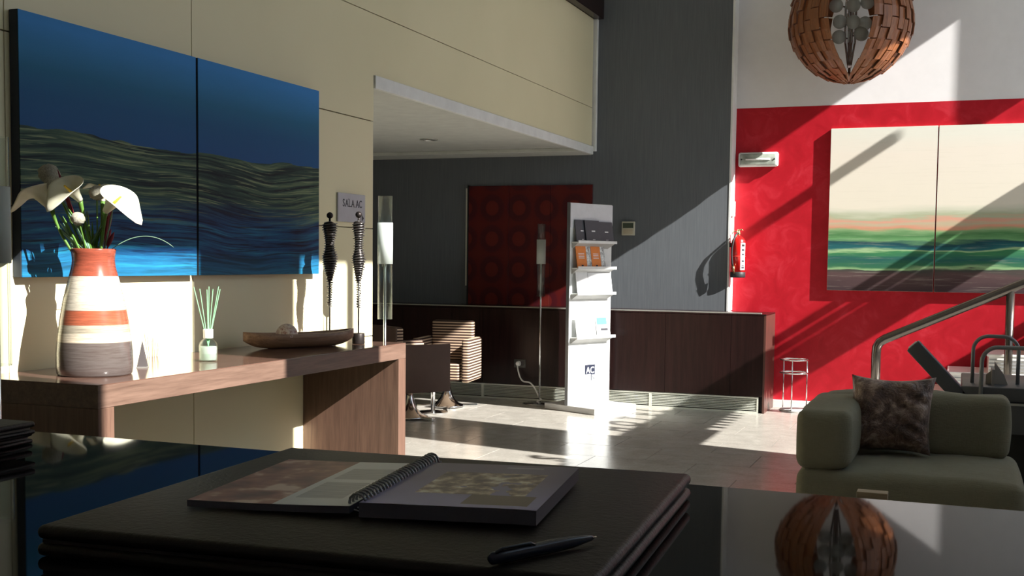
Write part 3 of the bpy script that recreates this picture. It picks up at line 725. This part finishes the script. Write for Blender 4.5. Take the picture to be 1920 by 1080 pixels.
brochure('charcoal brochure, rightmost on the top shelf of the stand', .36, .205, .195, 0, M_brochure, None, 'dark', yoff=-.05)
brochure('orange brochure on the left of the second shelf', .045, .20, .21, 1, M_orange, None, 'orange')
brochure('orange brochure on the right of the second shelf', .25, .19, .205, 1, M_orange, None, 'orange')
brochure('narrow white leaflet on the left of the third shelf', .05, .16, .20, 2, M_paper, None)
brochure('wide white leaflet on the right of the third shelf', .215, .33, .195, 2, M_paper, None, 'dot')
brochure('wide white leaflet on the left of the lowest shelf', .05, .27, .185, 3, M_paper, None)
brochure('white leaflet with a teal picture at the right of the lowest shelf', .335, .19, .18, 3, M_paper, None, 'teal')

# ================================================================== CHAIRS
def star_base(t_, scale=1, rot=0):
    MB().lathe([(.17, .012), (.16, .024), (.11, .042), (.07, .085), (.045, .14), (.032, .20), (.028, .27)], 28).build('pedestal', M_chrome, t_, smooth=True)
    for k in range(4):
        a = rot+k*PI/2; M_ = Matrix.Rotation(a, 4, 'Z')
        B(.03, .29, -.019, .019, .001, .030, M_).build('foot', M_chrome, t_, bevel=.005)
def tub_chair(label, loc, rz, shell):
    t_ = thing('tub_chair', label, 'armchair', loc, rz, 'tub armchairs in the alcove')
    star_base(t_, rot=.35)
    W, D = .28, .26
    B(-.185, .185, -.25, .17, .275, .44).build('seat', M_stripe, t_, bevel=.025, seg=3)
    o_ = .018 if shell else 0
    bk = B(-W+.075, W-.075, .155, D-o_, .28, .82).build('backrest', M_stripe, t_, bevel=.022, seg=3)
    for s_ in (-1, 1):
        x0, x1 = (W-.075, W-o_) if s_ > 0 else (-W+o_, -W+.075)
        B(x0, x1, -.25, D-.03, .262, .665).build('armrest', M_stripe, t_, bevel=.022, seg=3)
    if shell:
        B(-W+.02, W-.02, D-.017, D, .262, .825).build('back_shell', M_brownfab, t_, bevel=.006, seg=2)
        for s_ in (-1, 1):
            x0, x1 = (W-.017, W) if s_ > 0 else (-W, -W+.017)
            B(x0, x1, -.26, D-.018, .255, .672).build('side_shell', M_brownfab, t_, bevel=.006, seg=2)
    return t_
tub_chair('striped tub armchair on a chrome star foot facing the console end', (-4.53, 10.08, 0), math.radians(8), False)
tub_chair('tub armchair with dark brown outer shell, half hidden by the console', (-4.50, 9.20, 0), math.radians(172-30), True)
tb = thing('side_table', 'small round white table glimpsed between the two tub armchairs', 'side table', (-4.47, 9.63, 0))
MB().lathe([(.145, .505), (.145, .525), (.14, .53)], 32).build('table_top', M_plastic_w, tb, smooth=False)
MB().tube([(0, 0, .02), (0, 0, .505)], .02, 12).build('column', M_chrome, tb, smooth=True)
MB().lathe([(.14, .001), (.14, .012), (.03, .022)], 28).build('foot_disc', M_chrome, tb)

# ring stand -------------------------------------------------------------
rs = thing('chrome_ring_stand', 'slender chrome umbrella stand with two rings against the red wall', 'umbrella stand', (-1.44, 11.30, 0))
MB().lathe([(.13, .001), (.135, .006), (.12, .018), (.03, .022)], 32).build('base_plate', M_plastic_w, rs, smooth=True)
for z in (.49, .365):
    MB().tube([(.135*math.cos(2*PI*i/32), .135*math.sin(2*PI*i/32), z) for i in range(32)], .008, 8, close=True).build('ring', M_chrome, rs, smooth=True)
for k in range(3):
    a = 2*PI*k/3+.5; MB().tube([(.128*math.cos(a), .128*math.sin(a), .004), (.128*math.cos(a), .128*math.sin(a), .495)], .006, 8).build('leg', M_chrome, rs, smooth=True)

# ================================================================== STAIRS, HANDRAIL, LIFT
sr = thing('marble_steps', 'white marble steps rising to the right along the red wall', 'steps', (-.72, 11.0, 0))
k = 0
for zt, x0 in ((.115, 0), (.285, .33), (.46, .665), (.63, .99), (.80, 1.32), (.97, 1.65), (1.14, 1.98)):
    s_ = B(x0, 3.5, .005, .635, max(0, zt-.17), zt-.02).build('riser', M_marble, sr)
    B(x0-.015, 3.5, 0, .635, zt-.02, zt).build('tread', M_marble, s_, bevel=.003, seg=1)
    g = MB()
    for q in range(4): g.box(x0+.004, 3.5, -.003, .006, zt-.055-.03*q, zt-.048-.03*q)
    g.build('grooves', plain('groove_grey', (.35, .36, .37), .6), s_)['kind'] = 'stuff'
hr = thing('handrail', 'bronze tubular handrail with posts rising beside the marble steps', 'handrail', (-.675, 10.95, 0))
R2 = .042
path = [(0, 0, .001), (0, 0, .60), (.004, 0, .66), (.028, 0, .705), (.07, 0, .735), (1.11, 0, 1.215), (2.2, 0, 1.72), (3.3, 0, 2.23)]
MB().tube(path, R2, 16).build('rail', M_hand, hr, smooth=True)
for x, zt in ((1.10, 1.20), (2.25, 1.73)):
    MB().tube([(x, 0, .001), (x, 0, zt)], .035, 14).build('post', M_hand, hr, smooth=True)

lf = thing('platform_lift', 'dark grey wheelchair platform lift with tube bars behind the sofa', 'stair lift', (.0, 7.2, 0))
MB().box(.035, 1.4, .0, .9, .62, .705).build('upper_body', M_liftgrey, lf, bevel=.008)
MB().box(.24, 1.4, -.02, 0.9, .44, .618).build('lower_body', M_liftgrey, lf, bevel=.006)
B(.24, 1.4, -.024, -.019, .606, .62).build('light_strip', M_alu, lf)
B(.2, 1.4, .1, .9, 0, .44).build('plinth', M_dark, lf)
ang_ = math.atan2(.647-.935, .035+.235)
La = .52
Ma = Matrix.Translation((-.235, .05, .935)) @ Matrix.Rotation(-ang_, 4, 'Y')
arm_ = B(.0, La, -.05, .05, -.052, .035, Ma).build('folded_arm', M_liftgrey, lf, bevel=.007)
B(-.006, .0, -.035, .035, -.035, .020, Ma).build('end_cap', M_plastic_w, arm_)
def hoop(y, x0, x1, z0, zt, r_):
    c_ = .085; pts = [(x0, y, z0)]
    for i in range(9):
        a = PI - (PI/2)*i/8; pts.append((x0+c_+c_*math.cos(a), y, zt-c_+c_*math.sin(a)))
    for i in range(9):
        a = PI/2 - (PI/2)*i/8; pts.append((x1-c_+c_*math.cos(a), y, zt-c_+c_*math.sin(a)))
    pts.append((x1, y, z0)); return MB().tube(pts, r_, 12)
hoop(.25, .095, .345, .70, .985, .011).build('guard_hoop', M_lifttube, lf, smooth=True)
hoop(.0-.03, .140, .62, .62, .938, .012).build('guard_hoop', M_lifttube, lf, smooth=True)
B(.20, .215, .10, .34, .705, .80).build('folded_flap', plain('flap_grey', (.35, .33, .31), .6), lf)
MB().add([(.17, .2, .705), (.17, .2, .76), (.215, .2, .80), (.215, .2, .84), (.27, .2, .76), (.29, .2, .705), (.17, .23, .705), (.17, .23, .76), (.215, .23, .80), (.215, .23, .84), (.27, .23, .76), (.29, .23, .705)],
         [(0, 1, 2, 3, 4, 5), (11, 10, 9, 8, 7, 6), (0, 6, 7, 1), (3, 9, 10, 4), (4, 10, 11, 5), (2, 8, 9, 3), (1, 7, 8, 2), (0, 5, 11, 6)]).build('seat_flap', plain('flap_beige', (.40, .37, .34), .6), lf)

# ================================================================== SOFA
sf = thing('sofa', 'olive green corduroy two-seat sofa with one low armrest', 'sofa', (-.66, 5.28, 0))
def soft(name, x0, x1, y0, y1, z0, z1, bev, parent, mat, puff=.012, seg=5):
    mb = B(x0, x1, y0, y1, z0, z1); me = mb.mesh(name)
    import bmesh
    bm = bmesh.new(); bm.from_mesh(me)
    bmesh.ops.bevel(bm, geom=bm.edges[:]+bm.verts[:], offset=bev, segments=seg, profile=.5, affect='EDGES')
    bmesh.ops.subdivide_edges(bm, edges=[e for e in bm.edges if e.calc_length() > .1], cuts=7, use_grid_fill=True)
    cx, cy, cz = (x0+x1)/2, (y0+y1)/2, (z0+z1)/2
    for v in bm.verts:
        p = v.co; fx = 1-((p.x-cx)/((x1-x0)/2))**2; fy = 1-((p.y-cy)/((y1-y0)/2))**2; fz = 1-((p.z-cz)/((z1-z0)/2))**2
        n_ = Vector((p.x-cx, p.y-cy, p.z-cz)); nn = Vector((n_.x*max(0, fy*fz), n_.y*max(0, fx*fz), n_.z*max(0, fx*fy)))
        w = .004*math.sin(p.x*19+p.z*13)+.003*math.sin(p.y*27+p.x*9)
        v.co = p+Vector((math.copysign(1, n_.x)*puff*max(0, fy*fz)*(abs(n_.x) > (x1-x0)*.42), math.copysign(1, n_.y)*puff*max(0, fx*fz)*(abs(n_.y) > (y1-y0)*.42), math.copysign(1, n_.z)*(puff*max(0, fx*fy)+w)*(abs(n_.z) > (z1-z0)*.4)))
    bm.normal_update(); bm.to_mesh(me); bm.free(); me.materials.append(mat)
    for p in me.polygons: p.use_smooth = True
    o = bpy.data.objects.new(name, me); COL.objects.link(o); o.parent = parent
    return o
soft('seat_cushion', .0, .955, .04, .90, .17, .478, .05, sf, M_sofa, .014)
soft('armrest', -.005, .235, .05, .92, .478, .745, .045, sf, M_sofa, .014)
soft('back_cushion', .235, .91, .70, .93, .470, .765, .042, sf, M_sofa, .014)
soft('back_corner', .02, .30, .72, .95, .470, .752, .06, sf, M_sofa, .01)
for x in (.06, .88):
    for yy in (.10, .84): MB().lathe([(.02, 0), (.025, .18)], 12, (x, yy, 0)).build('foot', M_blackpl, sf)
sf_tag = B(0, 0, 0, 0, 0, 0) if False else None
pl = thing('velvet_cushion', 'crumpled dark brown velvet cushion leaning on the sofa back', 'cushion', (-.285, 5.845, .682), .06)
Mp = Matrix.Rotation(-.27, 4, 'X')
def pil(side):
    def f(u_, v_):
        a, b3 = u_*2-1, v_*2-1
        x = .195*a*(1-.09*(1-b3*b3)); z = .190*b3*(1-.13*(1-a*a))-.012*(1-a*a)*(b3 < 0)*0
        th_ = .085*max(0, (1-a**4)*(1-b3**4))**.6
        wr = .007*math.sin(a*9+b3*14)*math.exp(-((a-.55)**2)*3)+.005*math.sin(b3*22+a*5)*max(0, a)+.004*math.sin(a*17-b3*8)
        y = side*(th_+wr*(1-a**8)*(1-b3**8))
        return Mp @ Vector((x+.01*b3, y, z+.01*a*0))
    return f
pm_ = MB(); pm_.grid(pil(-1), 40, 40); pm_.grid(pil(1), 40, 40)
pm_.build('cover', M_velvet, pl, smooth=True)
# low table with wooden block in front of the sofa
lt = thing('low_table', 'dark low table standing in front of the sofa', 'coffee table', (-.30, 4.55, 0))
B(-.35, .35, -.25, .25, .37, .40).build('table_top', M_cab, lt, bevel=.003, seg=1)
for sx_ in (-1, 1):
    for sy_ in (-1, 1): B(sx_*.32-.02, sx_*.32+.02, sy_*.22-.02, sy_*.22+.02, 0, .37).build('leg', M_cab, lt)
wb = thing('wooden_holder', 'pale wooden block holder peeking over the counter before the sofa', 'holder', (-.278, 4.55, .40))
B(-.056, .056, -.03, .03, .001, .145).build('block', M_palewood, wb, bevel=.002, seg=1)

# ================================================================== PENDANT LAMP
PR = .555
pc = ray_pt(1595, 40, 11.12)
pd = thing('veneer_globe_pendant', 'large brown globe pendant lamp of curved wood veneer tiles', 'pendant lamp', pc, 0)
az = math.atan2(-pc.y, -pc.x)
def gap(la): return .36*max(0, math.cos(la*1.28))**.85 if abs(la) < 1.22 else 0.0
def sph(la, ph, r_): return Vector((r_*math.cos(la)*math.cos(ph), r_*math.cos(la)*math.sin(ph), r_*math.sin(la)))
NC = 15
for side in (1, -1):
    for k in range(NC):
        NR = 9
        for i in range(NR):
            sh = .5 if k % 2 else 0
            la0 = -PI/2+.05+(PI-.1)*max(0, i-sh)/(NR-.5); la1 = -PI/2+.05+(PI-.1)*min(NR-.5, i+1-sh)/(NR-.5)
            la1 = max(la0+.05, la1-.018)
            rj = PR*(1+.012*((k+i) % 3-1))
            def phi(la, kk): g_ = gap(la); return az+side*(g_+(PI-2*g_)*kk/NC)
            g = []
            for a_, la in enumerate((la0, (la0+la1)/2, la1)):
                for kk, dr in ((k+.02, .0), (k+.5, .004), (k+1.06, -.016)):
                    g.append(sph(la, phi(la, kk), rj*(1+dr-.010*a_)))
            g2 = [p*.985 for p in g]; fs = []
            for a_ in range(2):
                for b3 in range(2):
                    q = a_*3+b3; fs += [(q, q+1, q+4, q+3), (q+9, q+12, q+13, q+10)]
            fs += [(0, 9, 10, 1), (1, 10, 11, 2), (6, 7, 16, 15), (7, 8, 17, 16), (0, 3, 12, 9), (3, 6, 15, 12), (2, 11, 14, 5), (5, 14, 17, 8)]
            MB().add(g+g2, fs).build('veneer_tile', M_veneer, pd)
MB().tube([(0, 0, -.50), (0, 0, .56)], .012, 12).build('stem', M_chrome, pd, smooth=True)
for k in range(4):
    a = az+(k-1.5)*.32
    MB().tube([(.02*math.cos(a), .02*math.sin(a), -.42), (.09*math.cos(a), .09*math.sin(a), -.2), (.10*math.cos(a), .10*math.sin(a), .1), (.03*math.cos(a), .03*math.sin(a), .42)], .009, 8).build('inner_rib', M_chrome, pd, smooth=True)
for k, (z, a, r_) in enumerate(((-.03, -.55, .18), (-.05, .75, .18), (.10, .1, .20), (-.16, -.65, .16), (-.14, .55, .17), (.12, -.8, .18), (.14, .9, .18), (-.05, .1, .22), (.05, PI, .15), (-.1, 2.4, .15))):
    gl_ = MB().ball((r_*math.cos(az+a), r_*math.sin(az+a), z), .062, 20, 12).build('glass_globe', M_globe, pd, smooth=True)
    MB().tube([(r_*.3*math.cos(az+a), r_*.3*math.sin(az+a), z), (r_*.72*math.cos(az+a), r_*.72*math.sin(az+a), z)], .009, 8).build('arm', M_chrome, gl_, smooth=True)
MB().tube([(0, 0, .55), (0, 0, H_ROOM-pc.z-.01)], .005, 8).build('cord', M_blackpl, pd)
MB().lathe([(.06, H_ROOM-pc.z-.03), (.06, H_ROOM-pc.z-.001)], 24).build('ceiling_rose', M_chrome, pd)

# ================================================================== COUNTER + DESK THINGS
CT = 1.166
ct = thing('reception_counter', 'glossy black reception counter across the foreground', 'counter', (0, .25, 0))
B(-2.35, 2.2, 0, .955, CT-.03, CT).build('polished_top', M_blackpoly, ct, bevel=.0015, seg=1)
B(-2.30, 2.15, .06, .90, 0, CT-.0302).build('counter_body', M_cab, ct)

fp = thing('leather_desk_pad', 'dark brown leather folder lying under the open brochure on the counter', 'desk pad', (-.663, .697, CT), math.radians(3.5))
e_ = math.radians(4)
B(0, .447, 0, .41, .0005, .011).build('bottom_cover', M_pad, fp, bevel=.005, seg=3)
B(.004, .442, .004, .405, .011, .0135).build('inner_sheet', M_darkred, fp)
B(0, .447, 0, .41, .0137, .025).build('top_cover', M_pad, fp, bevel=.0055, seg=3)
BZ = CT+.0255
# open spiral brochure
bk = thing('open_spiral_brochure', 'open spiral-bound brochure with photo pages on the leather folder', 'brochure', (-.449, .818, BZ), math.radians(8))
def page_mat(name, kind):
    t = NT(name); v = t.n('TexCoord').outputs['Object']; sx = t.n('SeparateXYZ'); t.l(v, sx.inputs[0]); X_, Y_ = sx.outputs[0], sx.outputs[1]
    def box_(x0, x1, y0, y1):
        a = t.math('MULTIPLY', t.math('GREATER_THAN', X_, x0), t.math('LESS_THAN', X_, x1)); b = t.math('MULTIPLY', t.math('GREATER_THAN', Y_, y0), t.math('LESS_THAN', Y_, y1))
        return t.math('MULTIPLY', a, b)
    n1 = t.noise(t.coords(scale=(1, 1, 1)), 26, 3, .5); n2 = t.noise(t.coords(), 60, 3, .6)
    if kind == 'left':
        photo = t.ramp(n1, [(.34, (.14, .055, .04)), (.48, (.30, .12, .085)), (.56, (.42, .19, .13)), (.64, (.80, .62, .50))])
        c = t.mix(box_(-.072, .01, -.02, .3), photo, (.80, .82, .78))
        ln = t.math('GREATER_THAN', t.math('FRACT', t.math('MULTIPLY', Y_, 190.0)), .45)
        c = t.mix(t.math('MULTIPLY', box_(-.064, -.022, .03, .10), t.math('ADD', t.math('MULTIPLY', ln, .35), .3)), c, (.16, .16, .15))
        c = t.mix(t.math('MULTIPLY', box_(-.064, -.014, .115, .17), t.math('ADD', t.math('MULTIPLY', ln, .35), .3)), c, (.16, .16, .15))
    else:
        base = t.ramp(t.math('ADD', Y_, t.math('MULTIPLY', n1, .05)), [(.0, (.34, .34, .62)), (.06, (.26, .26, .50)), (.14, (.17, .15, .28)), (.25, (.12, .11, .20))])
        town = t.ramp(n2, [(.34, (.08, .06, .06)), (.46, (.22, .16, .13)), (.55, (.50, .42, .32)), (.66, (.80, .80, .68))])
        msk = t.math('MULTIPLY', box_(.035, .13, .05, .15), t.math('GREATER_THAN', n1, .38))
        c = t.mix(msk, base, town)
        c = t.mix(box_(.085, .14, .012, .05), c, (.085, .06, .055))
        c = t.mix(t.math('MULTIPLY', box_(.085, .12, .176, .182), .7), c, (.40, .42, .5))
    return t.set(c, .32, 0, .4)
MLp, MRp = page_mat('printed_left_page', 'left'), page_mat('printed_right_page', 'right')
def leaf(x0, x1, L, zf, th_, name, mat, side_mat):
    mb = MB(); n_ = 16
    top = [(x0+(x1-x0)*i/n_, zf(i/n_)) for i in range(n_+1)]
    bot = [(x, max(.0008, z-th_)) for x, z in top]
    vs = []
    for yy in (0, L):
        vs += [(x, yy, z) for x, z in top]; vs += [(x, yy, z) for x, z in bot]
    N = n_+1; fs = []
    for i in range(n_):
        fs += [(i, i+1, 2*N+i+1, 2*N+i), (N+i, 3*N+i, 3*N+i+1, N+i+1), (i, N+i, N+i+1, i+1), (2*N+i, 2*N+i+1, 3*N+i+1, 3*N+i)]
    fs += [(0, 2*N, 3*N, N), (n_, N+n_, 3*N+n_, 2*N+n_)]
    mb.add(vs, fs)
    pk = mb.build(name, side_mat, bk)
    sh = MB(); sh.add([(x, yy, z+.0004) for yy in (0.0005, L-.0005) for x, z in top], [(i, i+1, N+i+1, N+i) for i in range(n_)])
    sh.build('printed_page', mat, pk, smooth=True)
M_pgedge = plain('page_edges', (.10, .10, .13), .6)
leaf(-.148, -.004, .207, lambda s_: .006+.003*s_**2, .0055, 'left_pages', MLp, M_pgedge)
leaf(.004, .150, .195, lambda s_: .0125+.0025*s_-.006*max(0, s_-.9), .0115, 'right_pages', MRp, M_pgedge)
sp_ = []
nturn = 27
for i in range(nturn*12+1):
    a = 2*PI*i/12; sp_.append((.0078*math.cos(a), .006+.213*i/(nturn*12), .0095+.0078*math.sin(a)+.001))
MB().tube(sp_, .0012, 6).build('spiral_binding', plain('spiral_dark_metal', (.25, .27, .30), .25, .9), bk, smooth=True)

pn = thing('ballpoint_pen', 'dark blue ballpoint pen lying on the leather folder', 'pen', (-.293, .724, CT+.0255), math.atan2(.085, .045)-PI/2)
Mpn = Matrix.Rotation(-PI/2, 4, 'X')
r0 = .0050
MB().lathe([(.002, .0), (.0042, .002), (.0050, .012), (.0050, .06), (.0045, .078), (.0022, .098), (.001, .101)], 16, M=Matrix.Translation((0, 0, r0)) @ Mpn).build('barrel', plain('navy_plastic', (.02, .028, .055), .25), pn, smooth=True)
MB().tube([(.002, .004, r0*2-.001), (.002, .010, r0*2+.0012), (.002, .036, r0*2+.001), (.002, .04, r0*2-.001)], .0012, 8).build('clip', plain('dark_clip', (.05, .06, .08), .3, .5), pn, smooth=True)
MB().lathe([(.0008, .100), (.0006, .1035)], 8, M=Matrix.Translation((0, 0, r0)) @ Mpn).build('tip', M_steel, pn)
# pile of folders at the left edge
for k, (dx, dy, r_, lbl) in enumerate(((0, 0, .10, 'dark leather menu folder at the bottom of the pile on the counter'), (.012, -.006, .03, 'dark leather menu folder on top of the pile on the counter'))):
    q = thing('menu_folder', lbl, 'folder', (-1.33+dx, .90+dy, CT+.0005+k*.0165), r_, 'pile of menu folders')
    B(0, .28, 0, .20, 0, .0055).build('lower_cover', M_pad, q, bevel=.0025, seg=2)
    B(.004, .275, .004, .196, .0055, .0085).build('pages', plain('grey_pages', (.20, .20, .20), .7), q)
    B(0, .28, 0, .20, .0085, .0158).build('upper_cover', M_pad, q, bevel=.003, seg=2)
